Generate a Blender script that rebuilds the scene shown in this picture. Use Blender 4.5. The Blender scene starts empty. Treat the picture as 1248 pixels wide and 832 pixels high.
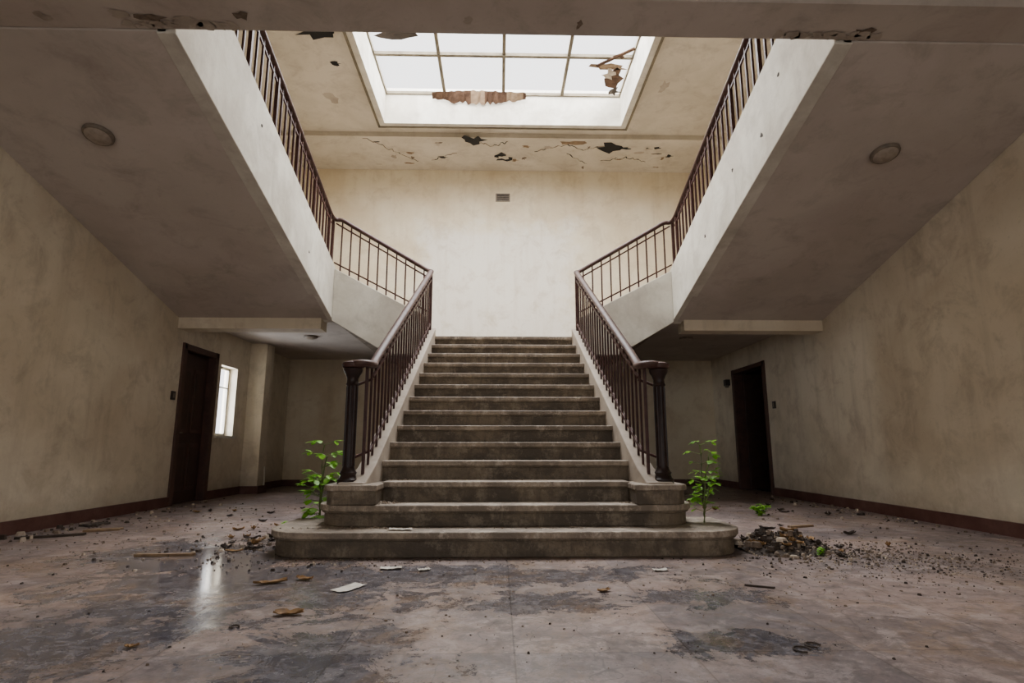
import bpy, math, random
from mathutils import Vector, noise
random.seed(7)
scene=bpy.context.scene
D=bpy.data

# ---------------------------------------------------------------- materials
def new_mat(name):
    m=D.materials.new(name); m.use_nodes=True
    nt=m.node_tree; nt.nodes.clear()
    out=nt.nodes.new('ShaderNodeOutputMaterial')
    b=nt.nodes.new('ShaderNodeBsdfPrincipled')
    nt.links.new(b.outputs[0],out.inputs[0])
    return m,nt,b,out
def coords(nt,scale=(1,1,1)):
    tc=nt.nodes.new('ShaderNodeTexCoord'); mp=nt.nodes.new('ShaderNodeMapping')
    mp.inputs['Scale'].default_value=scale
    nt.links.new(tc.outputs['Object'],mp.inputs[0]); return mp.outputs[0]
def noi(nt,vec,scale,detail=6,rough=.6,dist=0):
    n=nt.nodes.new('ShaderNodeTexNoise'); n.inputs['Scale'].default_value=scale
    n.inputs['Detail'].default_value=min(detail,6); n.inputs['Roughness'].default_value=rough
    n.inputs['Distortion'].default_value=dist
    nt.links.new(vec,n.inputs['Vector']); return n.outputs[0]
def ramp(nt,fac,a,b,ca=(0,0,0,1),cb=(1,1,1,1)):
    r=nt.nodes.new('ShaderNodeValToRGB')
    r.color_ramp.elements[0].position=a; r.color_ramp.elements[1].position=b
    r.color_ramp.elements[0].color=ca; r.color_ramp.elements[1].color=cb
    nt.links.new(fac,r.inputs[0]); return r.outputs[0]
def mix(nt,fac,a,b,mode='MIX'):
    m=nt.nodes.new('ShaderNodeMix'); m.data_type='RGBA'; m.blend_type=mode
    for s,v in ((m.inputs[0],fac),(m.inputs[6],a),(m.inputs[7],b)):
        if isinstance(v,(int,float)): s.default_value=v
        elif isinstance(v,tuple): s.default_value=v if len(v)==4 else (*v,1)
        else: nt.links.new(v,s)
    return m.outputs[2]
def mth(nt,op,a,b=None,c=None):
    m=nt.nodes.new('ShaderNodeMath'); m.operation=op
    for s,v in zip(m.inputs,(a,b,c)):
        if v is None: continue
        if isinstance(v,(int,float)): s.default_value=v
        else: nt.links.new(v,s)
    return m.outputs[0]
def bump(nt,b,h,strength=.3,dist=.02):
    n=nt.nodes.new('ShaderNodeBump'); n.inputs['Strength'].default_value=strength
    n.inputs['Distance'].default_value=dist
    nt.links.new(h,n.inputs['Height']); nt.links.new(n.outputs[0],b.inputs['Normal'])
def sepxyz(nt):
    tc=nt.nodes.new('ShaderNodeTexCoord'); s=nt.nodes.new('ShaderNodeSeparateXYZ'); nt.links.new(tc.outputs['Object'],s.inputs[0]); return s

def plaster(name,base,stain,dirt,rough=.85,streak=True,s1=.9,damp=False,repaint=None):
    m,nt,b,o=new_mat(name)
    v=coords(nt)
    big=ramp(nt,noi(nt,v,s1,5,.6,.4),.40,.62)
    c=mix(nt,big,base,stain)
    if repaint:
        sp=sepxyz(nt); cx,cz,rx,rz,col=repaint
        dx=mth(nt,'ABSOLUTE',mth(nt,'DIVIDE',mth(nt,'SUBTRACT',sp.outputs[0],cx),rx)); dz=mth(nt,'ABSOLUTE',mth(nt,'DIVIDE',mth(nt,'SUBTRACT',sp.outputs[2],cz),rz))
        d=mth(nt,'SUBTRACT',1.15,mth(nt,'MAXIMUM',dx,dz))
        f=ramp(nt,mth(nt,'ADD',d,mth(nt,'MULTIPLY',mth(nt,'SUBTRACT',noi(nt,v,2.2,6,.65),.5),1.1)),0,.3)
        c=mix(nt,mth(nt,'MULTIPLY',f,.75),c,col)
    if streak:
        vs=coords(nt,(5,5,.5))
        st=ramp(nt,noi(nt,vs,1.0,6,.6),.52,.8)
        c=mix(nt,mth(nt,'MULTIPLY',st,.38),c,dirt)
    med=ramp(nt,noi(nt,v,2.6,6,.72,.5),.50,.74)
    c=mix(nt,mth(nt,'MULTIPLY',med,.60),c,dirt)
    fine=ramp(nt,noi(nt,v,26,4,.6),.60,.72)
    c=mix(nt,mth(nt,'MULTIPLY',fine,.20),c,dirt)
    if damp:
        sp=sepxyz(nt)
        h=mth(nt,'ADD',mth(nt,'MULTIPLY',sp.outputs[2],.9),mth(nt,'MULTIPLY',mth(nt,'SUBTRACT',noi(nt,v,1.6,6,.7),.5),2.6))
        f=ramp(nt,h,.15,1.3,(1,1,1,1),(0,0,0,1))
        c=mix(nt,mth(nt,'MULTIPLY',f,.38),c,dirt)
        w2=mth(nt,'ADD',sp.outputs[2],mth(nt,'MULTIPLY',noi(nt,v,5,5,.7),.5))
        f2=ramp(nt,w2,.28,.62,(1,1,1,1),(0,0,0,1))
        c=mix(nt,mth(nt,'MULTIPLY',f2,.5),c,(.17,.125,.085))
    nt.links.new(c,b.inputs['Base Color'])
    b.inputs['Roughness'].default_value=rough
    bump(nt,b,noi(nt,v,14,6,.65),.25,.01)
    return m
M={}
M['wall']=plaster('aged_cream_plaster',(.74,.665,.52),(.63,.545,.405),(.34,.275,.195),damp=True)
M['wallb']=plaster('pale_cream_plaster',(.74,.66,.50),(.66,.56,.39),(.46,.36,.23),repaint=(-.1,4.1,1.7,1.6,(.78,.75,.68)))
M['white']=plaster('worn_white_plaster',(.68,.65,.56),(.54,.50,.42),(.35,.31,.25),s1=1.6)
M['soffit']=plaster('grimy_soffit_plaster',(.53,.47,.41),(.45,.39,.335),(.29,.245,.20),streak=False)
M['ceil']=plaster('flaking_ceiling_plaster',(.60,.55,.46),(.50,.45,.36),(.32,.26,.20),streak=False)
M['curb']=plaster('dusty_curb_stone',(.44,.38,.31),(.34,.285,.23),(.19,.155,.12),streak=False,s1=2.5)

def simple(name,col,rough=.6,col2=None,scale=8,metal=0,spec=.5):
    m,nt,b,o=new_mat(name)
    v=coords(nt)
    c2=col2 or tuple(x*.6 for x in col)
    c=mix(nt,ramp(nt,noi(nt,v,scale,5,.65),.4,.7),col,c2)
    nt.links.new(c,b.inputs['Base Color']); b.inputs['Roughness'].default_value=rough
    b.inputs['Metallic'].default_value=metal
    b.inputs['Specular IOR Level'].default_value=spec
    return m
M['rail']=simple('maroon_painted_metal',(.045,.015,.013),.5,(.075,.033,.027),14,spec=.25)
M['handrail']=simple('worn_maroon_wood',(.050,.019,.016),.5,(.10,.055,.042),9,spec=.3)
M['newel']=simple('dark_newel_paint',(.016,.008,.007),.4,(.034,.018,.015),12,spec=.3)
M['base']=simple('oxblood_baseboard',(.070,.024,.018),.5,(.12,.055,.042),5)
M['doorwood']=simple('dark_door_wood',(.055,.025,.016),.5,(.028,.013,.010),6)
M['frame']=simple('door_frame_wood',(.08,.036,.025),.5,(.045,.02,.016),6)
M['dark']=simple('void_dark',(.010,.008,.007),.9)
M['mull']=simple('weathered_bar_paint',(.20,.17,.12),.7,(.12,.10,.07),5,spec=.2)
M['metalw']=simple('old_lamp_metal',(.20,.16,.12),.5,(.12,.10,.08),20)
M['lampglass']=simple('dusty_lamp_diffuser',(.36,.30,.24),.4,(.24,.20,.16),20)
M['plastic']=simple('dark_switch_plastic',(.035,.025,.022),.4)
M['paper']=simple('dirty_paper',(.62,.59,.52),.8,(.42,.37,.30),10)
M['dryleaf']=simple('dry_leaf',(.27,.15,.05),.75,(.12,.065,.028),30)
M['rubble']=simple('plaster_rubble',(.20,.15,.11),.9,(.08,.058,.04),15)
M['pale']=simple('pale_plaster_lump',(.42,.35,.27),.9,(.25,.19,.14),15)
M['darkrub']=simple('dark_rubble',(.05,.034,.024),.9,(.022,.016,.012),15)
M['plank']=simple('broken_wood',(.24,.16,.09),.8,(.13,.08,.045),12)
M['rust']=simple('rotten_lath_wood',(.095,.055,.034),.9,(.04,.022,.014),9,spec=.1)
M['stem']=simple('plant_stem',(.13,.17,.04),.6)

def step_mat(name,base,dark,pale,pf):
    m,nt,b,o=new_mat(name); v=coords(nt)
    c=mix(nt,ramp(nt,noi(nt,v,2.2,6,.7,.5),.42,.56),base,dark)
    c=mix(nt,mth(nt,'MULTIPLY',ramp(nt,noi(nt,v,6,6,.78),.51,.62),pf),c,pale)
    c=mix(nt,mth(nt,'MULTIPLY',ramp(nt,noi(nt,coords(nt,(6,6,1.2)),2,5,.75),.50,.62),.65),c,dark)
    c=mix(nt,mth(nt,'MULTIPLY',ramp(nt,noi(nt,v,45,4,.6),.54,.64),.45),c,dark)
    nt.links.new(c,b.inputs['Base Color']); b.inputs['Roughness'].default_value=.65
    bump(nt,b,noi(nt,v,22,6,.7),.55,.02); return m
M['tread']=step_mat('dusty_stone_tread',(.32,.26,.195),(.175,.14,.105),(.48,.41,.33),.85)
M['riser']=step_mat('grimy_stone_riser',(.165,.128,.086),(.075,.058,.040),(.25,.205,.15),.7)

# leaf
m,nt,b,o=new_mat('green_leaf'); v=coords(nt)
c=mix(nt,ramp(nt,noi(nt,v,25,3),.35,.65),(.30,.60,.05),(.17,.42,.035))
nt.links.new(c,b.inputs['Base Color']); b.inputs['Roughness'].default_value=.45
tr=nt.nodes.new('ShaderNodeBsdfTranslucent'); nt.links.new(c,tr.inputs[0])
ms=nt.nodes.new('ShaderNodeMixShader'); ms.inputs[0].default_value=.4
nt.links.new(b.outputs[0],ms.inputs[1]); nt.links.new(tr.outputs[0],ms.inputs[2]); nt.links.new(ms.outputs[0],o.inputs[0])
M['leaf']=m
# glass : thin dusty pane
m,nt,b,o=new_mat('dusty_thin_glass')
t=nt.nodes.new('ShaderNodeBsdfTransparent'); t.inputs[0].default_value=(.97,.98,1,1)
tl=nt.nodes.new('ShaderNodeBsdfTranslucent'); tl.inputs[0].default_value=(.9,.9,.9,1)
ms=nt.nodes.new('ShaderNodeMixShader'); ms.inputs[0].default_value=.06
nt.links.new(t.outputs[0],ms.inputs[1]); nt.links.new(tl.outputs[0],ms.inputs[2]); nt.links.new(ms.outputs[0],o.inputs[0])
M['glass']=m
# floor
m,nt,b,o=new_mat('stained_marble_floor'); v=coords(nt)
tc=nt.nodes.new('ShaderNodeTexCoord'); sep=nt.nodes.new('ShaderNodeSeparateXYZ'); nt.links.new(tc.outputs['Object'],sep.inputs[0])
br=nt.nodes.new('ShaderNodeTexBrick'); br.offset=0; br.inputs['Scale'].default_value=1
br.inputs['Brick Width'].default_value=.70; br.inputs['Row Height'].default_value=.70; br.inputs['Mortar Size'].default_value=.004
br.inputs['Mortar Smooth'].default_value=.4
br.inputs['Color1'].default_value=(.78,.79,.84,1); br.inputs['Color2'].default_value=(1.10,1.05,1.02,1); br.inputs['Mortar'].default_value=(.55,.51,.48,1)
mp=nt.nodes.new('ShaderNodeMapping'); mp.inputs['Location'].default_value=(.0,.35,0); nt.links.new(tc.outputs['Object'],mp.inputs[0]); nt.links.new(mp.outputs[0],br.inputs[0])
c=mix(nt,ramp(nt,noi(nt,v,1.1,6,.72,.6),.42,.56),(.265,.200,.175),(.150,.118,.110))
c=mix(nt,mth(nt,'MULTIPLY',ramp(nt,noi(nt,v,3.3,6,.8,.8),.50,.58),.65),c,(.35,.29,.265))
def blob(cx,cy,rx,ry):
    dx=mth(nt,'DIVIDE',mth(nt,'SUBTRACT',sep.outputs[0],cx),rx)
    dy=mth(nt,'DIVIDE',mth(nt,'SUBTRACT',sep.outputs[1],cy),ry)
    return mth(nt,'SUBTRACT',1,mth(nt,'SQRT',mth(nt,'ADD',mth(nt,'MULTIPLY',dx,dx),mth(nt,'MULTIPLY',dy,dy))))
bl=None
for q in ((-1.5,3.6,1.1,.85),(-.75,2.3,.42,.6),(.85,2.55,.35,.16),(-2.4,4.6,.8,.7),(-.3,3.85,1.3,.3),(1.0,3.3,.5,.2),(.15,3.2,.4,.25),(-1.9,2.6,.5,.4)):
    x=mth(nt,'MAXIMUM',blob(*q),-.7); bl=x if bl is None else mth(nt,'MAXIMUM',bl,x)
pm=mth(nt,'ADD',mth(nt,'MULTIPLY',bl,.22),noi(nt,v,3.0,6,.82,.5))
patch=ramp(nt,pm,.49,.535)
pc=mix(nt,ramp(nt,noi(nt,v,7,6,.8,1.5),.42,.58),(.043,.046,.058),(.16,.155,.165))
c=mix(nt,mth(nt,'MULTIPLY',patch,.85),c,pc)
rim=mth(nt,'MULTIPLY',ramp(nt,pm,.42,.50),mth(nt,'SUBTRACT',1,patch))
c=mix(nt,mth(nt,'MULTIPLY',rim,.40),c,(.20,.13,.075))
c=mix(nt,mth(nt,'MULTIPLY',ramp(nt,noi(nt,v,1.9,6,.75,1.0),.53,.60),.5),c,(.21,.14,.085))
c=mix(nt,mth(nt,'MULTIPLY',ramp(nt,noi(nt,v,11,6,.8,.6),.50,.60),.6),c,(.095,.077,.068))
c=mix(nt,mth(nt,'MULTIPLY',ramp(nt,noi(nt,v,40,5,.75),.54,.64),.5),c,(.06,.047,.040))
c=mix(nt,mth(nt,'MULTIPLY',ramp(nt,noi(nt,v,19,5,.75),.58,.66),.4),c,(.42,.37,.34))
vo=nt.nodes.new('ShaderNodeTexVoronoi'); vo.feature='DISTANCE_TO_EDGE'; vo.inputs['Scale'].default_value=.9
wv=nt.nodes.new('ShaderNodeVectorMath'); wv.operation='ADD'
nn=nt.nodes.new('ShaderNodeTexNoise'); nn.inputs['Scale'].default_value=3; nt.links.new(v,nn.inputs['Vector'])
nt.links.new(v,wv.inputs[0]); nt.links.new(nn.outputs['Color'],wv.inputs[1]); nt.links.new(wv.outputs[0],vo.inputs['Vector'])
ck=ramp(nt,vo.outputs[0],.002,.008,(1,1,1,1),(0,0,0,1))
c=mix(nt,mth(nt,'MULTIPLY',ck,.55),c,(.05,.04,.035))
c=mix(nt,1.0,c,br.outputs[0],'MULTIPLY')
nt.links.new(c,b.inputs['Base Color'])
r=mth(nt,'SUBTRACT',mth(nt,'ADD',mth(nt,'MULTIPLY',noi(nt,v,7,6,.75),.7),.10),mth(nt,'MULTIPLY',patch,.22))
wet=ramp(nt,blob(-1.9,4.3,1.1,1.0),0,.5)
r=mth(nt,'MAXIMUM',mth(nt,'SUBTRACT',r,mth(nt,'MULTIPLY',wet,.18)),.10)
nt.links.new(r,b.inputs['Roughness'])
bump(nt,b,mth(nt,'ADD',mth(nt,'MULTIPLY',noi(nt,v,24,6,.7),.4),mth(nt,'ADD',br.outputs[1],ck)),-.15,.01)
M['floor']=m

# ---------------------------------------------------------------- mesh builder
class MB:
    def __init__(s): s.v=[];s.f=[];s.mi=[];s.mats=[]
    def mat(s,k):
        if k not in s.mats: s.mats.append(k)
        return s.mats.index(k)
    def add(s,vs,fs,k):
        o=len(s.v); s.v+= [tuple(x) for x in vs]; i=s.mat(k)
        for f in fs: s.f.append([o+a for a in f]); s.mi.append(i)
    def box(s,x0,x1,y0,y1,z0,z1,k):
        x0,x1=sorted((x0,x1));y0,y1=sorted((y0,y1));z0,z1=sorted((z0,z1))
        s.hexa([(x0,y0,z0),(x1,y0,z0),(x1,y1,z0),(x0,y1,z0)],[(x0,y0,z1),(x1,y0,z1),(x1,y1,z1),(x0,y1,z1)],k)
    def hexa(s,bot,top,k):
        n=len(bot)
        s.add(list(bot)+list(top),[list(range(n))[::-1],list(range(n,2*n))]+[[i,(i+1)%n,n+(i+1)%n,n+i] for i in range(n)],k)
    def bar(s,a,b,w,k,h=None):
        a=Vector(a);b=Vector(b);t=(b-a).normalized(); up=Vector((0,0,1)) if abs(t.z)<.95 else Vector((0,1,0))
        sd=t.cross(up).normalized(); u=sd.cross(t).normalized(); h=h or w
        q=[sd*w/2+u*h/2,-sd*w/2+u*h/2,-sd*w/2-u*h/2,sd*w/2-u*h/2]
        s.hexa([a+x for x in q],[b+x for x in q],k)
    def tube(s,pts,rx,rz,k,n=12,flat=False):
        pts=[Vector(p) for p in pts]; rings=[]
        for i,p in enumerate(pts):
            t=(pts[min(i+1,len(pts)-1)]-pts[max(i-1,0)]).normalized()
            sd=t.cross(Vector((0,0,1)))
            sd=sd.normalized() if sd.length>1e-4 else Vector((1,0,0))
            u=sd.cross(t).normalized()
            rings.append([p+sd*math.cos(2*math.pi*j/n)*rx+u*math.sin(2*math.pi*j/n)*rz for j in range(n)])
        vs=[v for r in rings for v in r]; fs=[]
        for i in range(len(pts)-1):
            for j in range(n):
                fs.append([i*n+j,i*n+(j+1)%n,(i+1)*n+(j+1)%n,(i+1)*n+j])
        fs.append(list(range(n))[::-1]); fs.append([(len(pts)-1)*n+j for j in range(n)])
        s.add(vs,fs,k)
    def lathe(s,c,prof,k,n=20):
        vs=[];fs=[]
        for r,z in prof:
            for j in range(n):
                a=2*math.pi*j/n; vs.append((c[0]+r*math.cos(a),c[1]+r*math.sin(a),c[2]+z))
        for i in range(len(prof)-1):
            for j in range(n): fs.append([i*n+j,i*n+(j+1)%n,(i+1)*n+(j+1)%n,(i+1)*n+j])
        fs.append(list(range(n))[::-1]); fs.append([(len(prof)-1)*n+j for j in range(n)])
        s.add(vs,fs,k)
    def poly(s,pts,k,ext=None):
        if ext is None: s.add(pts,[list(range(len(pts)))],k)
        else:
            e=Vector(ext); s.hexa([Vector(p) for p in pts],[Vector(p)+e for p in pts],k)
    def obj(s,name,bevel=0,smooth=False,parent=None):
        me=D.meshes.new(name); me.from_pydata(s.v,[],s.f); me.update()
        for k in s.mats: me.materials.append(M[k])
        for p,i in zip(me.polygons,s.mi): p.material_index=i
        import bmesh
        bm=bmesh.new(); bm.from_mesh(me); bmesh.ops.recalc_face_normals(bm,faces=bm.faces); bm.to_mesh(me); bm.free()
        ob=D.objects.new(name,me); scene.collection.objects.link(ob)
        if bevel:
            md=ob.modifiers.new('bevel','BEVEL'); md.width=bevel; md.segments=3; md.limit_method='ANGLE'; md.angle_limit=.6
        if smooth:
            for p in me.polygons: p.use_smooth=True
            try:
                me.set_sharp_from_angle(angle=.7)
            except Exception: pass
        if parent: ob.parent=parent
        return ob

# ---------------------------------------------------------------- dimensions
XL,XR,YB,YF=-4.58,4.60,12.4,-3.0
ZC=7.2
def wallx(name,x0,x1,openings,k='wall'):
    ys=sorted({YF,YB}|{o[0] for o in openings}|{o[1] for o in openings})
    zs=sorted({0,ZC+.9}|{o[2] for o in openings}|{o[3] for o in openings})
    b=MB()
    for i in range(len(ys)-1):
        for j in range(len(zs)-1):
            cy=(ys[i]+ys[i+1])/2; cz=(zs[j]+zs[j+1])/2
            if any(o[0]<cy<o[1] and o[2]<cz<o[3] for o in openings): continue
            b.box(x0,x1,ys[i],ys[i+1],zs[j],zs[j+1],k)
    return b.obj(name)
LD=(8.25,9.15,0,2.20); LW=(9.37,9.96,.98,2.12); RD=(9.95,11.25,0,2.24)
wallx('wall_left',XL-.22,XL,[LD,LW])
wallx('wall_right',XR,XR+.22,[RD])
b=MB(); b.box(XL-.22,XR+.22,YB,YB+.2,0,ZC+.9,'wallb'); b.obj('wall_back')
b=MB(); b.box(XL-.22,XR+.22,YF-.2,YF,4.0,ZC+.9,'wall'); b.obj('wall_front')
b=MB(); b.box(XL-3,XR+3,YF-3,YB+.5,-.12,0,'floor'); b.obj('floor')
b=MB(); b.box(XL,XL+.30,10.4,10.75,0,2.655,'wall'); b.obj('wall_pier',bevel=.01)

# ceiling with skylight opening
SX=2.36; SY0,SY1=5.78,10.5; GZ=7.8
b=MB(); g=.07
b.box(XL,-SX-g,YF,YB,ZC,ZC+.2,'ceil'); b.box(SX+g,XR,YF,YB,ZC,ZC+.2,'ceil')
b.box(-SX-g,SX+g,YF,SY0-g,ZC,ZC+.2,'ceil'); b.box(-SX-g,SX+g,SY1+g,YB,ZC,ZC+.2,'ceil')
b.box(XL,XR,10.95,YB,ZC-.10,ZC+.1,'ceil')   # lowered rear band
b.obj('ceiling')
b=MB(); t=.14
b.box(-SX-t,-SX,SY0-t,SY1+t,ZC-.07,GZ+.1,'white'); b.box(SX,SX+t,SY0-t,SY1+t,ZC-.07,GZ+.1,'white')
b.box(-SX-.01,SX+.01,SY1,SY1+t,ZC-.069,GZ+.099,'white'); b.box(-SX-.01,SX+.01,SY0-t,SY0,ZC-.069,GZ+.099,'white')
for s in (-1,1):
    b.box(s*(SX+t-.01),s*(SX+t+.16),SY0-t,SY1+t,ZC-.035,ZC+.02,'ceil')
    b.box(s*(SX+t-.03),s*(SX+t+.01),SY0-t,SY1+t+.01,ZC-.085,ZC-.03,'mull')
b.box(-SX-t,SX+t,SY1+t-.03,SY1+t+.01,ZC-.085,ZC-.03,'mull')
b.obj('trim_skylight')
b=MB(); P=SX*2/4
b.box(-SX,SX,SY0,SY1,GZ+.03,GZ+.036,'glass')
for i in range(5):
    x=-SX+P*i; b.box(max(-SX+.001,x-.030),min(SX-.001,x+.030),SY0+.001,SY1-.001,GZ-.03,GZ+.03,'mull')
for j in range(5):
    y=SY1-P*j; b.box(-SX+.002,SX-.002,max(SY0+.002,y-.032),min(SY1-.002,y+.032),GZ-.04,GZ+.02,'mull')
b.obj('window_skylight')

# ---------------------------------------------------------------- upper floor slab in front & beam
b=MB()
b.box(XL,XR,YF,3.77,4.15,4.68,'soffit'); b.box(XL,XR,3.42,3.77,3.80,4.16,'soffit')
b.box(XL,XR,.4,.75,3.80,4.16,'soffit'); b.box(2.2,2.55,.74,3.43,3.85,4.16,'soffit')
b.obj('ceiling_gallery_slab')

# ---------------------------------------------------------------- side flights
IX=2.44
def zs(y): return 2.58+.285*(8-y)
def zt(y): return 3.33+.327*(8-y)
for s,XW in ((-1,XL+.003),(1,XR-.003)):
    b=MB()
    y0,y1=3.775,8.0
    si=s*(IX+.07)
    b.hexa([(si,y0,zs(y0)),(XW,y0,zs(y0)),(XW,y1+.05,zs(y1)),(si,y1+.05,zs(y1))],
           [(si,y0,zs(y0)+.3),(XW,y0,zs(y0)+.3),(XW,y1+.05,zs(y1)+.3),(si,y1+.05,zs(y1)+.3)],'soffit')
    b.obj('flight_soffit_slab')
    b=MB()
    a,c=s*IX,s*(IX+.14)
    ye=8.13
    b.hexa([(a,y0,zs(y0)-.012),(c,y0,zs(y0)-.012),(c,ye,zs(y1)-.02),(a,ye,zs(y1)-.02)],
           [(a,y0,zt(y0)),(c,y0,zt(y0)),(c,ye,zt(y1)),(a,ye,zt(y1))],'white')
    pts=[(-2.439,3.329),(-1.30,2.73),(-1.05,2.60),(-1.05,2.08),(-1.62,2.08),(-2.439,2.56)]
    b.poly([(s*-p[0],8.0,p[1]) for p in pts],'white',(0,.13,0))
    b.obj('flight_stringer_parapet',bevel=.008)
    b=MB()
    for i in range(10):
        ya=8.0-i*.42; z=3.15+.15*(i+1)
        b.box(s*(IX+.15),XW,max(3.78,ya-.42),ya,z-.30,z,'tread')
    for i in range(5):
        xa=1.06+.276*i; z=2.33+.164*(i+1)
        b.box(s*xa,s*(xa+.276),8.135,YB-.003,2.1+.12*i,z,'tread')
    b.obj('side_stair_flight')
    b=MB()
    b.box(s*(IX+.002),XW,8.14,YB-.003,2.66,3.14,'soffit')
    b.box(s*(IX+.145),XW,8.0,8.28,2.44,2.75,'wall')
    b.obj('quarter_landing')
b=MB(); b.box(-1.045,1.045,8.0,YB-.003,2.05,2.335,'tread'); b.obj('stair_landing')

# ---------------------------------------------------------------- main staircase
R,T,Y1=.165,.272,4.403
def hw(y): return 1.11-(y-4.95)/(7.95-4.95)*.145
def zn(y): return .02+R*(1+(y-Y1)/T)
def rounded(y0,W,r,yb,n=14):
    p=[(-W,yb)]
    for i in range(n+1):
        a=math.pi+ (math.pi/2)*i/n; p.append((-W+r+r*math.cos(a),y0+r+r*math.sin(a)))
    for i in range(n+1):
        a=1.5*math.pi+(math.pi/2)*i/n; p.append((W-r+r*math.cos(a),y0+r+r*math.sin(a)))
    p.append((W,yb)); return p
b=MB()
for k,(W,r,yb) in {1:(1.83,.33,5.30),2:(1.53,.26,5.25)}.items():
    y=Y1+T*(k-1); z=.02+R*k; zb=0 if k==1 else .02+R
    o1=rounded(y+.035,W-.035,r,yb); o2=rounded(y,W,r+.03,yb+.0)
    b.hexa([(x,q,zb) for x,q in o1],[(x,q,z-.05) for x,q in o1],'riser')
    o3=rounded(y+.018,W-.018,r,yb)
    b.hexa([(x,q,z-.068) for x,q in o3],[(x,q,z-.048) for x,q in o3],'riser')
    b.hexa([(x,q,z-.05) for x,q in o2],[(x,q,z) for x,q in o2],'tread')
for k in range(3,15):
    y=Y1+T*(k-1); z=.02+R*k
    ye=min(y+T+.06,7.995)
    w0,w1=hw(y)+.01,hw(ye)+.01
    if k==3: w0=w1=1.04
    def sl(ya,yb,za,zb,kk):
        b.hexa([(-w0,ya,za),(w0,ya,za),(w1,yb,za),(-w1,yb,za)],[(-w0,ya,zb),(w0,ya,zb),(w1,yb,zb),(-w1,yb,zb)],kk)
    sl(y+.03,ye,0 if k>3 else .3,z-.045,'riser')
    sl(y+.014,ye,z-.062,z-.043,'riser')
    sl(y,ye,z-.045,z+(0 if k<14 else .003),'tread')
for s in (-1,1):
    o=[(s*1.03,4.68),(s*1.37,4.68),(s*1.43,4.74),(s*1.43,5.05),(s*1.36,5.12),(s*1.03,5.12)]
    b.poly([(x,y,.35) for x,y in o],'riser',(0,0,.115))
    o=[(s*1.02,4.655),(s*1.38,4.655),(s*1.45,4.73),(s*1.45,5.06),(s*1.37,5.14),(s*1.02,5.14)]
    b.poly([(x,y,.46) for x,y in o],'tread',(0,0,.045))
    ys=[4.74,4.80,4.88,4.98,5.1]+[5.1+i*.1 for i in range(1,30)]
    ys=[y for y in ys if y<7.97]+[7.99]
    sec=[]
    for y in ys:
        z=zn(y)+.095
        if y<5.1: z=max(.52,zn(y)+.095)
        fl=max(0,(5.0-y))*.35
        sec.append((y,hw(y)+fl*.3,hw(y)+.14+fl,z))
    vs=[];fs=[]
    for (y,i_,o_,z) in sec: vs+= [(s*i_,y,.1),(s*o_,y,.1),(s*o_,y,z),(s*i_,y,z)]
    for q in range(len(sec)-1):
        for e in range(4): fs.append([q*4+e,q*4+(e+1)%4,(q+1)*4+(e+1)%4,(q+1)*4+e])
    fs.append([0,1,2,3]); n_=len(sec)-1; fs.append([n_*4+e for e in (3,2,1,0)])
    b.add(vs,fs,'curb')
b.obj('grand_staircase',bevel=.010)

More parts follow.
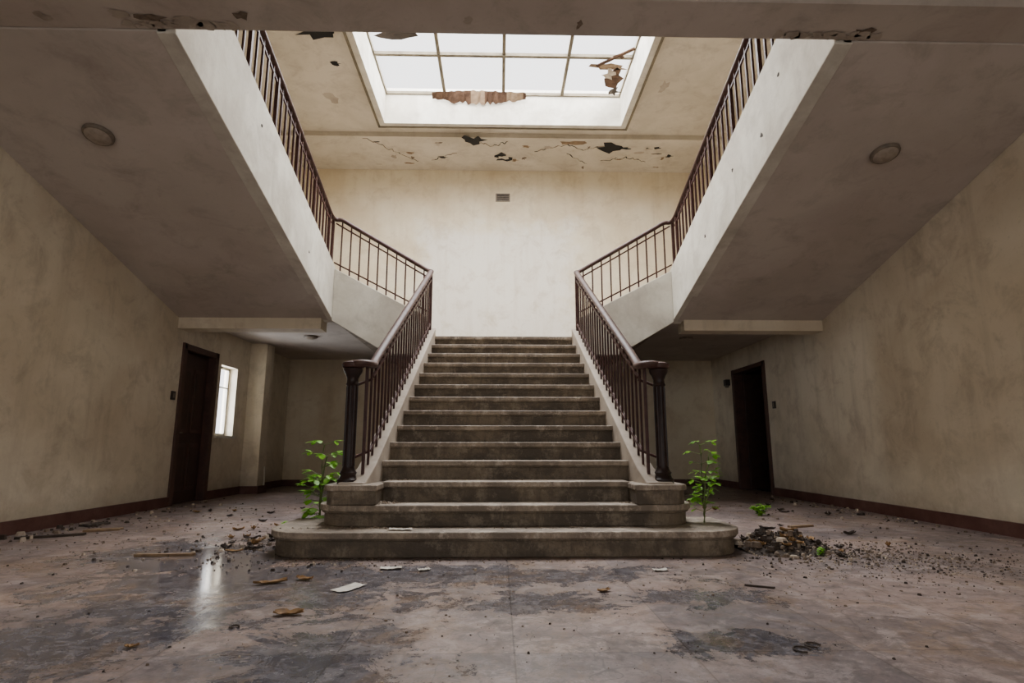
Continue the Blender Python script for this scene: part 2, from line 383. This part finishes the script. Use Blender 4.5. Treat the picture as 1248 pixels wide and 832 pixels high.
# ---------------------------------------------------------------- railings
def cat(pts,n=6):
    P=[Vector(p) for p in pts]; out=[]
    for i in range(len(P)-1):
        p0=P[max(i-1,0)];p1=P[i];p2=P[i+1];p3=P[min(i+2,len(P)-1)]
        for j in range(n):
            t=j/n
            out.append(.5*((2*p1)+(p2-p0)*t+(2*p0-5*p1+4*p2-p3)*t*t+(3*p1-p0-3*p2+p3)*t**3))
    out.append(P[-1]); return out
for s in (-1,1):
    b=MB()
    rx=lambda y: s*(hw(y)+.07)
    hz=lambda y: zn(y)+.95
    c=(s*1.30,4.86,.503)
    b.lathe(c,[(.085,0),(.085,.035),(.07,.05),(.062,.07),(.07,.09),(.055,.11),(.046,.14),(.043,.80),(.055,.815),(.048,.83),(.046,.86),(.058,.89),(.075,.92),(.08,.945),(.06,.955)],'newel')
    for i in range(8):
        a=math.pi/4*i; b.bar((c[0]+.044*math.cos(a),c[1]+.044*math.sin(a),c[2]+.14),(c[0]+.044*math.cos(a),c[1]+.044*math.sin(a),c[2]+.80),.010,'newel')
    top=1.49
    b.lathe((c[0],c[1],top-.04),[(.06,0),(.088,.012),(.094,.03),(.09,.05),(.06,.062),(.01,.066)],'handrail')
    path=[(s*1.31,4.86,top),(s*1.24,4.80,top),(s*1.17,4.82,top),(s*1.15,4.93,top+.005),(rx(5.1),5.08,top+.05),(rx(5.3),5.3,hz(5.3))]
    mid=[(rx(y),y,hz(y)) for y in (5.6,6.0,6.5,7.0,7.4)]
    end=[(rx(7.75),7.75,hz(7.75)-.0),(s*1.045,7.93,3.27)]
    full=cat(path+mid+end)
    b.tube(full,.042,.032,'handrail',14)
    def lin(off,w,y0=5.05,y1=7.9,k='rail'):
        n=12
        for i in range(n):
            a=y0+(y1-y0)*i/n; c2=y0+(y1-y0)*(i+1)/n
            b.bar((rx(a),a,zn(a)+off),(rx(c2),c2,zn(c2)+off),w,k,w)
    lin(.83,.022); lin(.19,.022)
    b.bar((s*1.30,4.86,1.30),(rx(5.05),5.05,zn(5.05)+.83-.02),.02,'rail'); b.bar((s*1.30,4.86,.70),(rx(5.05),5.05,zn(5.05)+.19),.02,'rail')
    y=5.02; i=0
    while y<7.88:
        b.bar((rx(y),y,zn(y)+.09),(rx(y),y,max(hz(y),top if y<5.1 else 0)-.01),.018,'rail')
        y+=.125; i+=1
    b.bar((s*1.19,4.90,.50),(s*1.19,4.90,top),.024,'rail')
    b.box(s*1.02,s*1.07,7.91,7.96,2.36,3.25,'rail')
    b.obj('stair_railing',smooth=True)

    b=MB()
    yy=8.06
    pth=[(s*1.045,7.90,3.262),(s*1.06,7.99,3.29),(s*1.14,yy,3.345)]
    zr=lambda x: 3.345+(x-1.14)*(4.07-3.345)/(2.36-1.14)
    for x in (1.4,1.8,2.2,2.38): pth.append((s*x,yy,zr(x)))
    hy=lambda y: 4.10+.333*(7.95-y)
    pth+= [(s*2.47,8.03,hy(8.0)+.0),(s*2.51,7.90,hy(7.9))]
    for y in (7.5,7,6.5,6,5.5,5,4.5,4.0,3.8): pth.append((s*2.51,y,hy(y)))
    b.tube(cat(pth,5),.038,.03,'handrail',12)
    zb=lambda x: 2.60+(x-1.05)*(3.33-2.60)/(2.44-1.05)
    def seg(p,q,w): b.bar(p,q,w,'rail')
    seg((s*1.1,yy,zr(1.1)-.10),(s*2.47,yy,zr(2.47)-.10),.02); seg((s*1.1,yy,zb(1.1)+.09),(s*2.47,yy,zb(2.47)+.09),.02)
    x=1.16
    while x<2.46:
        seg((s*x,yy,zb(x)-.01),(s*x,yy,zr(x)),.019); x+=.135
    seg((s*2.50,8.02,3.30),(s*2.50,8.02,4.10),.04)
    seg((s*2.51,7.95,hy(7.95)-.10),(s*2.51,3.8,hy(3.8)-.10),.02); seg((s*2.51,7.95,zt(7.95)+.09),(s*2.51,3.8,zt(3.8)+.09),.02)
    y=7.86; i=0
    while y>3.85:
        seg((s*2.51,y,zt(y)-.01),(s*2.51,y,hy(y)),.022 if i%5 else .038)
        y-=.14 ; i+=1
    b.obj('upper_stair_railing',smooth=True)

# ---------------------------------------------------------------- baseboards
b=MB()
for a,c in ((YF,LD[0]-.07),(LD[1]+.07,10.37),(10.75,YB-.03)): b.box(XL,XL+.025,a,c,0,.13,'base')
b.box(XL+.3,XL+.325,10.375,10.77,0,.13,'base'); b.box(XL,XL+.3,10.375,10.4,0,.13,'base')
b.obj('baseboard_left')
b=MB()
for a,c in ((YF,RD[0]-.07),(RD[1]+.07,YB-.03)): b.box(XR-.025,XR,a,c,0,.13,'base')
b.obj('baseboard_right')
b=MB(); b.box(XL,XR,YB-.025,YB,0,.13,'base'); b.obj('baseboard_back')

# ---------------------------------------------------------------- doors
def empty(name):
    e=D.objects.new(name,None); scene.collection.objects.link(e); return e
d1=empty('door_1'); b=MB()
y0,y1,_,z1=LD
b.box(XL-.16,XL+.03,y0-.07,y0+.03,0,z1+.07,'frame'); b.box(XL-.16,XL+.03,y1-.03,y1+.07,0,z1+.07,'frame'); b.box(XL-.16,XL+.03,y0-.06,y1+.06,z1-.02,z1+.065,'frame')
b.obj('door_frame',bevel=.006,parent=d1)
b=MB(); xf=XL-.09
b.box(xf-.04,xf,y0+.03,y1-.03,.0,z1-.02,'doorwood')
for za,zb in ((.18,.85),(1.0,1.95)):
    for ya,yb in ((y0+.12,(y0+y1)/2-.04),((y0+y1)/2+.04,y1-.12)):
        b.box(xf-.01,xf+.012,ya,yb,za,zb,'frame'); b.box(xf,xf+.02,ya+.04,yb-.04,za+.05,zb-.05,'doorwood')
b.obj('door_leaf',bevel=.004,parent=d1)
b=MB(); b.tube([(xf,y0+.1,1.0),(xf+.05,y0+.1,1.0),(xf+.06,y0+.2,1.0)],.01,.01,'metalw'); b.obj('door_handle',smooth=True,parent=d1)
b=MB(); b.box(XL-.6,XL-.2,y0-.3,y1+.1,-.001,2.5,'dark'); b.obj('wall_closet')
d2=empty('door_2'); b=MB()
y0,y1,_,z1=RD
b.box(XR-.03,XR+.2,y0-.06,y0+.03,0,z1+.06,'frame'); b.box(XR-.03,XR+.2,y1-.03,y1+.06,0,z1+.06,'frame'); b.box(XR-.03,XR+.2,y0-.05,y1+.05,z1-.02,z1+.055,'frame')
b.obj('door_frame',bevel=.006,parent=d2)
b=MB()
b.box(XR+.16,XR+.90,y1-.08,y1-.04,.0,z1-.03,'doorwood')
b.obj('door_leaf',bevel=.004,parent=d2)
b=MB()
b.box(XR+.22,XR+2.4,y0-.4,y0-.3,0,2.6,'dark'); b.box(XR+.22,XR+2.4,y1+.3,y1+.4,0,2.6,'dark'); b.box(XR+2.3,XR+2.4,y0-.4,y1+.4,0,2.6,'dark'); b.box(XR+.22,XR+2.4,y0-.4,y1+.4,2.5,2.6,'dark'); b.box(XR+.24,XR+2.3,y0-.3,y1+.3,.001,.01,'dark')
b.obj('wall_corridor')
w=empty('window_1'); b=MB(); y0,y1,z0,z1=LW
for q in ((y0,y0+.04,z0,z1),(y1-.04,y1,z0,z1),(y0+.01,y1-.01,z0,z0+.04),(y0+.01,y1-.01,z1-.04,z1),(y0+.01,y1-.01,(z0+z1)/2+.22,(z0+z1)/2+.24)): b.box(XL-.17,XL-.13,*q,'white')
b.box(XL-.11,XL+.04,y0-.03,y1+.03,z0-.04,z0,'white')
b.obj('window_frame',parent=w)
b=MB(); b.box(XL-.155,XL-.15,y0,y1,z0,z1,'glass'); b.obj('window_glass',parent=w)

# ---------------------------------------------------------------- small fittings
def lamp(x,y,z,tilt,r):
    b=MB(); b.lathe((0,0,0),[(r,0),(r,-.018),(r*.93,-.03),(r*.86,-.032)],'metalw',28)
    b.lathe((0,0,0),[(r*.85,-.03),(r*.72,-.045),(r*.4,-.058),(.005,-.062)],'lampglass',28)
    o=b.obj('ceiling_lamp',smooth=True); o.location=(x,y,z); o.rotation_euler=(tilt,0,0)
ta=-math.atan(.285)
lamp(-3.6,4.73,zs(4.73),ta,.125); lamp(3.5,4.84,zs(4.84),ta,.125)
lamp(-3.28,9.7,2.66,0,.12); lamp(3.17,9.7,2.66,0,.12)
b=MB(); b.box(-.16,.17,YB-.02,YB,6.34,6.53,'metalw')
for i in range(5): b.box(-.13,.14,YB-.026,YB-.02,6.365+i*.032,6.38+i*.032,'dark')
b.obj('wall_vent')
def sw(x0,x1,y,z,n='light_switch'):
    b=MB(); b.box(x0,x1,y-.045,y+.045,z-.06,z+.06,'plastic'); xx=x1 if x0<0 else x0; b.box(xx-.006,xx+.006,y-.015,y+.015,z-.03,z+.03,'metalw'); b.obj(n)
sw(XL,XL+.02,8.05,1.5); sw(XR-.02,XR,9.65,1.5)
b=MB(); b.box(XR-.09,XR,11.45,11.57,2.02,2.14,'plastic'); b.lathe((XR-.05,11.51,1.98),[(.03,0),(.045,.03),(.02,.05)],'metalw'); b.obj('wall_sensor')
b=MB(); b.tube([(XL+.34,10.6,.13),(XL+.34,10.6,.3),(XL+.33,10.6,.45)],.012,.012,'white'); b.obj('wall_conduit')

# ---------------------------------------------------------------- ceiling damage
def jag(b,cx,cy,z,rx,ry,k,n=11,sd=0,norm='z',thick=.004):
    rr=random.Random(sd); pts=[]; n=n*2
    for i in range(n):
        a=2*math.pi*i/n+rr.uniform(-.12,.12); q=rr.uniform(.25,1.2) if i%2 else rr.uniform(.6,1.1)
        pts.append((cx+rx*q*math.cos(a),cy+ry*q*math.sin(a),z))
    vs=[(cx,cy,z-thick)]+[(p[0],p[1],z-thick) for p in pts]
    b.add(vs,[[0,1+i,1+(i+1)%n] for i in range(n)],k)
def crack(b,pts,z,w=.012,sd=0):
    rr=random.Random(sd); P=[]; w*=.5
    for (x0,y0),(x1,y1) in zip(pts,pts[1:]):
        for i in range(9):
            t=i/9; P.append((x0+(x1-x0)*t+rr.uniform(-.03,.03),y0+(y1-y0)*t+rr.uniform(-.05,.05)))
    P.append(pts[-1])
    for p,q in zip(P,P[1:]): b.bar((*p,z),(*q,z),w*rr.uniform(.3,1.4),'dark' if rr.random()<.5 else 'rubble',.004)
b=MB(); zl=ZC-.10-.001
jag(b,-.62,11.05,zl,.30,.22,'dark',6,1); jag(b,2.28,11.3,zl,.34,.24,'dark',6,3)
jag(b,-.02,11.75,zl-.001,.24,.2,'dark',6,5); jag(b,1.45,11.12,zl,.30,.12,'plank',5,8); jag(b,.0,11.76,zl-.005,.15,.11,'ceil',5,9)
for i in range(26):
    q=random.Random(100+i); jag(b,q.uniform(-3,3.8),q.uniform(11.05,12.3),zl,q.uniform(.03,.14),q.uniform(.02,.09),('plank','curb','rubble','dark')[i%4],5,200+i)
crack(b,[(-2.9,11.0),(-2.4,11.5),(-1.9,12.0)],zl,.032,1); crack(b,[(-.6,11.1),(-.2,11.3),(.1,11.1)],zl,.034,2)
crack(b,[(.7,11.5),(1.3,11.2),(1.8,11.4),(2.3,11.1)],zl,.040,3); crack(b,[(2.2,11.9),(2.7,11.7),(3.2,11.9)],zl,.034,4)
crack(b,[(-1.6,11.9),(-1.0,11.6)],zl,.034,5); crack(b,[(1.4,11.6),(1.9,12.0)],zl,.034,7)
jag(b,-2.95,8.0,ZC-.001,.42,.24,'dark',7,11); jag(b,-2.85,8.8,ZC-.001,.10,.07,'dark',6,12)
jag(b,2.9,9.3,ZC-.001,.12,.2,'curb',6,15); jag(b,-3.2,9.8,ZC-.001,.15,.2,'curb',6,16)
b.obj('ceiling_damage')
b=MB(); gz=GZ-.045
jag(b,2.08,9.9,gz,.24,.36,'rust',6,21); jag(b,1.95,9.55,gz,.36,.14,'plank',6,22); jag(b,2.0,9.75,gz-.01,.14,.2,'pale',6,27)
jag(b,2.2,10.3,gz,.16,.18,'darkrub',5,23); jag(b,-1.90,8.72,gz,.38,.20,'darkrub',7,24); jag(b,2.1,9.25,gz,.12,.08,'rust',5,26)
b.poly([(2.3,9.0,gz),(1.7,9.5,gz),(1.74,9.54,gz),(2.34,9.05,gz)],'rust',(0,0,-.02))
rr=random.Random(31); N=34; xs=[-1.42+i*1.87/N for i in range(N+1)]
up=[(x,10.34,GZ-.05+rr.uniform(-.02,.01)-.02*math.sin(x*3)) for x in xs]
lo=[(x,10.46,GZ-.13-.15*math.sin((x+1.42)/1.87*3.14)*rr.uniform(.35,1)-.03*rr.random()) for x in xs]
mt='rust'
for i in range(N):
    if rr.random()<.30: mt=('rust','plank','rust','darkrub')[rr.randint(0,3)]
    b.poly([up[i],up[i+1],lo[i+1],lo[i]],mt,(0,.015,.01))
b.obj('skylight_debris')
b=MB()
for i,(x,wd) in enumerate(((-2.75,.08),(-2.55,.14),(-2.3,.16),(-1.9,.06),(-3.3,.06),(2.6,.1),(-.3,.05),(.5,.03))):
    jag(b,x,3.62+.03*(i%3),3.799,wd,.05,'rubble' if i%2 else 'curb',5,60+i)
for i in range(9):
    jag(b,(2.0+i*.09),3.72,3.798,.07,.05,'curb',5,70+i)
    jag(b,-(2.0+i*.09),3.72,3.798,.07,.05,'curb',5,90+i)
b.obj('peeling_plaster')
b=MB()
def xj(s,y,z,r,sd):
    q=random.Random(sd); pts=[]
    for i in range(8):
        a=2*math.pi*i/8; k=q.uniform(.4,1.1); pts.append((s*(IX-.001),y+r*k*math.cos(a),z+r*k*math.sin(a)))
    b.poly(pts,'darkrub',(-s*.003,0,0))
for y,dz,r in ((6.6,.35,.03),(5.7,.5,.025),(5.0,.3,.035),(4.6,.55,.02)): xj(1,y,zs(y)+dz,r,int(y*10))
for y,dz,r in ((6.9,.3,.02),(5.3,.6,.02)): xj(-1,y,zs(y)+dz,r,int(y*10))
b.obj('plaster_chips')

# ---------------------------------------------------------------- plants
def plant(name,base,h,spread,nst,sd,ls=.055):
    rr=random.Random(sd); b=MB(); bx,by,bz=base
    def leaf(p,dirv,L):
        d=dirv.normalized(); sd_=d.cross(Vector((0,0,1))).normalized(); u=sd_.cross(d).normalized()
        W=L*.38; pts=[]
        prof=[(0,0),(.2,.6),(.45,1),(.7,.85),(.9,.4),(1,0)]
        c=[p+d*L*t-u*L*.18*t*t for t,_ in prof]
        l=[c[i]+sd_*W*prof[i][1]+u*.12*W*prof[i][1] for i in range(6)]; r=[c[i]-sd_*W*prof[i][1]+u*.12*W*prof[i][1] for i in range(6)]
        vs=c+l+r; fs=[]
        for i in range(5):
            fs.append([i,i+1,6+i+1,6+i]); fs.append([i+1,i,12+i,12+i+1])
        b.add(vs,fs,'leaf')
    for s_ in range(nst):
        a=rr.uniform(0,6.28); lean=spread*rr.uniform(.4,1)*(0 if s_==0 else 1); H=h*(1 if s_==0 else rr.uniform(.5,.92))
        st=[Vector((bx,by,bz))+Vector((math.cos(a)*lean*t*t+rr.uniform(-.008,.008),math.sin(a)*lean*t*t*.7,H*t)) for t in [i/8 for i in range(9)]]
        b.tube(st,.0055,.0055,'stem',6)
        for i in range(2,9):
            for q in range(2 if i<8 else 3):
                aa=rr.uniform(0,6.28); p=st[i]
                d=Vector((math.cos(aa),math.sin(aa)*.8,rr.uniform(.15,.5)))
                ln=rr.uniform(.07,.17)*h; tip=p+d.normalized()*ln
                b.tube([p,tip],.0025,.0025,'stem',5)
                for e in (-.9,0,.9):
                    ae=aa+e
                    dd=Vector((math.cos(ae),math.sin(ae)*.8,rr.uniform(-.5,.5)))
                    leaf(tip,dd,ls*rr.uniform(.8,1.35))
    return b.obj(name,smooth=True)
plant('green_sapling',(-1.68,5.42,0),.82,.22,4,3,.072)
plant('green_sapling',(1.64,4.90,.187),.63,.14,3,9,.055)
plant('green_weed',(-1.98,5.4,0),.13,.10,2,15,.035)
plant('green_weed',(3.05,7.0,0),.12,.12,4,17,.04)
plant('green_weed',(2.35,4.45,0),.05,.05,1,19,.025)

# ---------------------------------------------------------------- debris
def mound(x,y):
    n=noise.noise(Vector((x*9,y*9,0)))
    d=((x-2.16)/.38)**2+((y-4.74)/.30)**2
    return max(0,.14*(math.exp(-d*1.3)-.20)*(1+.9*n))
def chips(name,spots,mats,sd):
    rr=random.Random(sd); b=MB()
    for (cx,cy,z,rx,ry,n,smin,smax) in spots:
        for _ in range(n):
            x=rr.gauss(cx,rx); y=rr.gauss(cy,ry); r=smin*(smax/smin)**(rr.random()**2)
            if x<XL+.05 or x>XR-.05 or y>YB-.1: continue
            if z==0 and abs(x)<1.85 and 4.38<y<8.3: continue
            k=rr.choice(mats); m_=rr.randint(4,6); a0=rr.uniform(0,6.28); el=rr.uniform(.4,1)
            pts=[]
            for i in range(m_):
                a=2*math.pi*i/m_; q=r*rr.uniform(.7,1.1); ux,uy=q*math.cos(a),q*el*math.sin(a)
                pts.append((x+ux*math.cos(a0)-uy*math.sin(a0),y+ux*math.sin(a0)+uy*math.cos(a0)))
            hh=min(.04,r*rr.uniform(.4,1.0)); zc=z+.0005
            if z==0 and mound(x,y)>0: zc+=mound(x,y)-.003
            b.hexa([(px,py,zc) for px,py in pts],[(x+(px-x)*.7,y+(py-y)*.7,zc+hh) for px,py in pts],k)
    return b.obj(name)
b=MB(); n=60; vs=[];fs=[]
for i in range(n+1):
    for j in range(n+1):
        x=1.84+1.0*i/n; y=4.25+1.05*j/n; vs.append((x,y,mound(x,y)-.002))
for i in range(n):
    for j in range(n): fs.append([i*(n+1)+j,(i+1)*(n+1)+j,(i+1)*(n+1)+j+1,i*(n+1)+j+1])
b.add(vs,fs,'darkrub'); b.obj('dirt_pile',smooth=True)
chips('floor_rubble',[
 (2.16,4.74,0,.20,.17,460,.010,.055),(2.3,4.65,0,.30,.22,700,.004,.022),(2.65,4.45,0,.42,.30,1300,.003,.016),(3.1,4.2,0,.55,.40,900,.003,.013),(2.6,3.8,0,.8,.4,450,.003,.013),
 (0,3.6,0,2.5,.9,760,.002,.010),(-2.5,5.2,0,.8,.8,500,.003,.02),(-3.4,6.4,0,.6,1.2,300,.004,.022),
 (3.6,6.5,0,.6,1.3,340,.004,.025),(4.35,7.5,0,.12,1.4,180,.006,.045),(-4.3,6.3,0,.14,1.4,170,.006,.045),(0,10.5,0,3.2,1.,260,.006,.03),
 (-2.05,5.0,0,.18,.3,180,.005,.035),(0,4.30,0,1.2,.05,200,.003,.012),(0,2.6,0,1.6,.4,180,.002,.007),(-1.3,4.2,0,.4,.12,200,.003,.018)],['rubble','darkrub','darkrub','rubble','pale'],3)
chips('stair_rubble',[(-.98,4.83,.352,.06,.04,90,.005,.024),(-1.15,4.62,.186,.3,.03,70,.004,.017),(.4,4.6,.186,.5,.03,60,.003,.012),(1.0,4.83,.352,.05,.05,40,.004,.018),
 (-.9,5.15,.516,.08,.03,30,.004,.014),(0,5.12,.516,.5,.03,40,.003,.010),(0,5.4,.681,.5,.03,30,.003,.010),(0,5.67,.846,.5,.02,20,.003,.008)],['rubble','curb','pale'],5)
def sheet(name,x,y,z,L,W,ang,k,curl=.02,sd=0,n=8):
    rr=random.Random(sd); b=MB(); c,s=math.cos(ang),math.sin(ang); vs=[];fs=[]
    leafy=k in('dryleaf','darkrub')
    for i in range(n+1):
        t=i/n; e=(math.sin(math.pi*(.08+.84*t))**.8*(rr.uniform(.55,1.15))) if leafy else rr.uniform(.86,1.0)
        for j in range(5):
            u=(t-.5)*L+rr.uniform(-.04,.04)*L*(0 if 0<i<n else 1); v=(j/4-.5)*W*e
            zz=z+.003+curl*(abs(j/2-1)**1.5*rr.uniform(.5,1)+(.5*(2*t-1)**2))
            vs.append((x+u*c-v*s,y+u*s+v*c,zz))
    for i in range(n):
        for j in range(4): fs.append([i*5+j,(i+1)*5+j,(i+1)*5+j+1,i*5+j+1])
    b.add(vs,fs,k); o=b.obj(name); md=o.modifiers.new('s','SOLIDIFY'); md.thickness=.0015; md.offset=1
sheet('paper_scrap',-.92,3.52,0,.20,.10,1.1,'paper',.006,1)
sheet('paper_scrap',-.78,4.05,0,.14,.07,.1,'paper',.010,2)
sheet('paper_scrap',-.55,4.0,0,.08,.05,.6,'paper',.010,3)
sheet('paper_scrap',-.80,4.50,.186,.18,.06,-.1,'paper',.010,4)
sheet('paper_scrap',1.0,3.95,0,.10,.05,.2,'paper',.01,5)
sheet('dry_leaf',-1.08,3.0,0,.14,.08,.1,'dryleaf',.018,6)
sheet('dry_leaf',-1.42,3.65,0,.18,.06,.4,'dryleaf',.018,7)
sheet('dry_leaf',-1.25,3.74,0,.12,.07,-.4,'dryleaf',.02,8)
sheet('dry_leaf',.53,3.42,0,.08,.05,.4,'dryleaf',.012,9)
sheet('dry_leaf',-1.55,2.55,0,.05,.035,.4,'dryleaf',.01,10)
rr=random.Random(77)
L=[(2.0,4.7,.3),(2.15,4.85,1.2),(1.98,4.95,2),(2.3,4.65,.8),(-2.0,5.45,.4),(-2.1,5.1,1.3),(-2.0,4.85,.2),(-2.6,5.9,.9),(3.2,5.5,.3),(2.25,4.95,2.2)]
L+=[(rr.gauss(2.15,.22),rr.gauss(4.75,.14),rr.uniform(0,6)) for _ in range(26)]+[(rr.gauss(-2.15,.3),rr.gauss(5.4,.4),rr.uniform(0,6)) for _ in range(14)]
L+=[(rr.uniform(-4.2,-2.2),rr.uniform(5,8),rr.uniform(0,6)) for _ in range(10)]+[(rr.uniform(2.6,4.3),rr.uniform(4.5,9),rr.uniform(0,6)) for _ in range(10)]
for i,(x,y,a) in enumerate(L):
    if abs(x)<1.90 and y>4.3: continue
    sheet('dry_leaf',x,y,mound(x,y)+(.012 if mound(x,y)>0 else 0),rr.uniform(.06,.14),rr.uniform(.04,.08),a,'dryleaf' if i%2 else 'darkrub',rr.uniform(.01,.035),20+i,6)
def plank(x,y,L,W,a,k='plank',h=.02):
    b=MB(); c,s=math.cos(a),math.sin(a); bot=[]
    for u,v in ((-.5,-.5),(-.1,-.55),(.5,-.35),(.46,.1),(.52,.5),(0,.45),(-.5,.4),(-.46,0)):
        bot.append((x+u*L*c-v*W*s,y+u*L*s+v*W*c))
    b.hexa([(p,q,0.001) for p,q in bot],[(p,q,h) for p,q in bot],k); b.obj('broken_plank')
plank(-2.55,4.55,.42,.035,.05); plank(-4.1,5.5,.5,.06,.5,'darkrub'); plank(-3.9,5.9,.3,.12,.3); plank(-4.25,6.3,.25,.15,1.2,'darkrub')
plank(1.45,3.5,.16,.018,-.5,'darkrub',.01); plank(3.0,6.0,.3,.05,.3)
for x,y,r in ((1.15,2.45,.035),(1.22,2.5,.03),(-1.25,2.8,.02)):
    b=MB(); b.tube([(x+r*math.cos(a*.6),y+r*math.sin(a*.6),.006) for a in range(9)],.004,.004,'darkrub',6); b.obj('bent_wire')

# ---------------------------------------------------------------- light
def area(name,loc,rot,sx,sy,p,col):
    l=D.lights.new(name,'AREA'); l.shape='RECTANGLE'; l.size=sx; l.size_y=sy; l.energy=p; l.color=col
    o=D.objects.new(name,l); o.location=loc; o.rotation_euler=rot; scene.collection.objects.link(o); return o
area('skylight_daylight',(0,(SY0+SY1)/2,8.3),(0,0,0),7,7,3000,(1,.975,.95))
area('window_daylight',(XL-1.0,9.75,1.7),(0,-math.pi/2,0),2.5,2.5,520,(.97,.98,1))
wd=D.worlds.new('overcast'); scene.world=wd; wd.use_nodes=True
bg=wd.node_tree.nodes['Background']; bg.inputs[0].default_value=(1,.955,.92,1); bg.inputs[1].default_value=1.45

# ---------------------------------------------------------------- camera
cd=D.cameras.new('camera'); cam=D.objects.new('camera',cd); scene.collection.objects.link(cam)
cd.sensor_width=36; cd.lens=700/1248*36; cd.clip_start=.05
cam.location=(-.065,0,.80); cam.rotation_euler=(math.radians(90+10.4),0,math.radians(-1.3))
scene.camera=cam
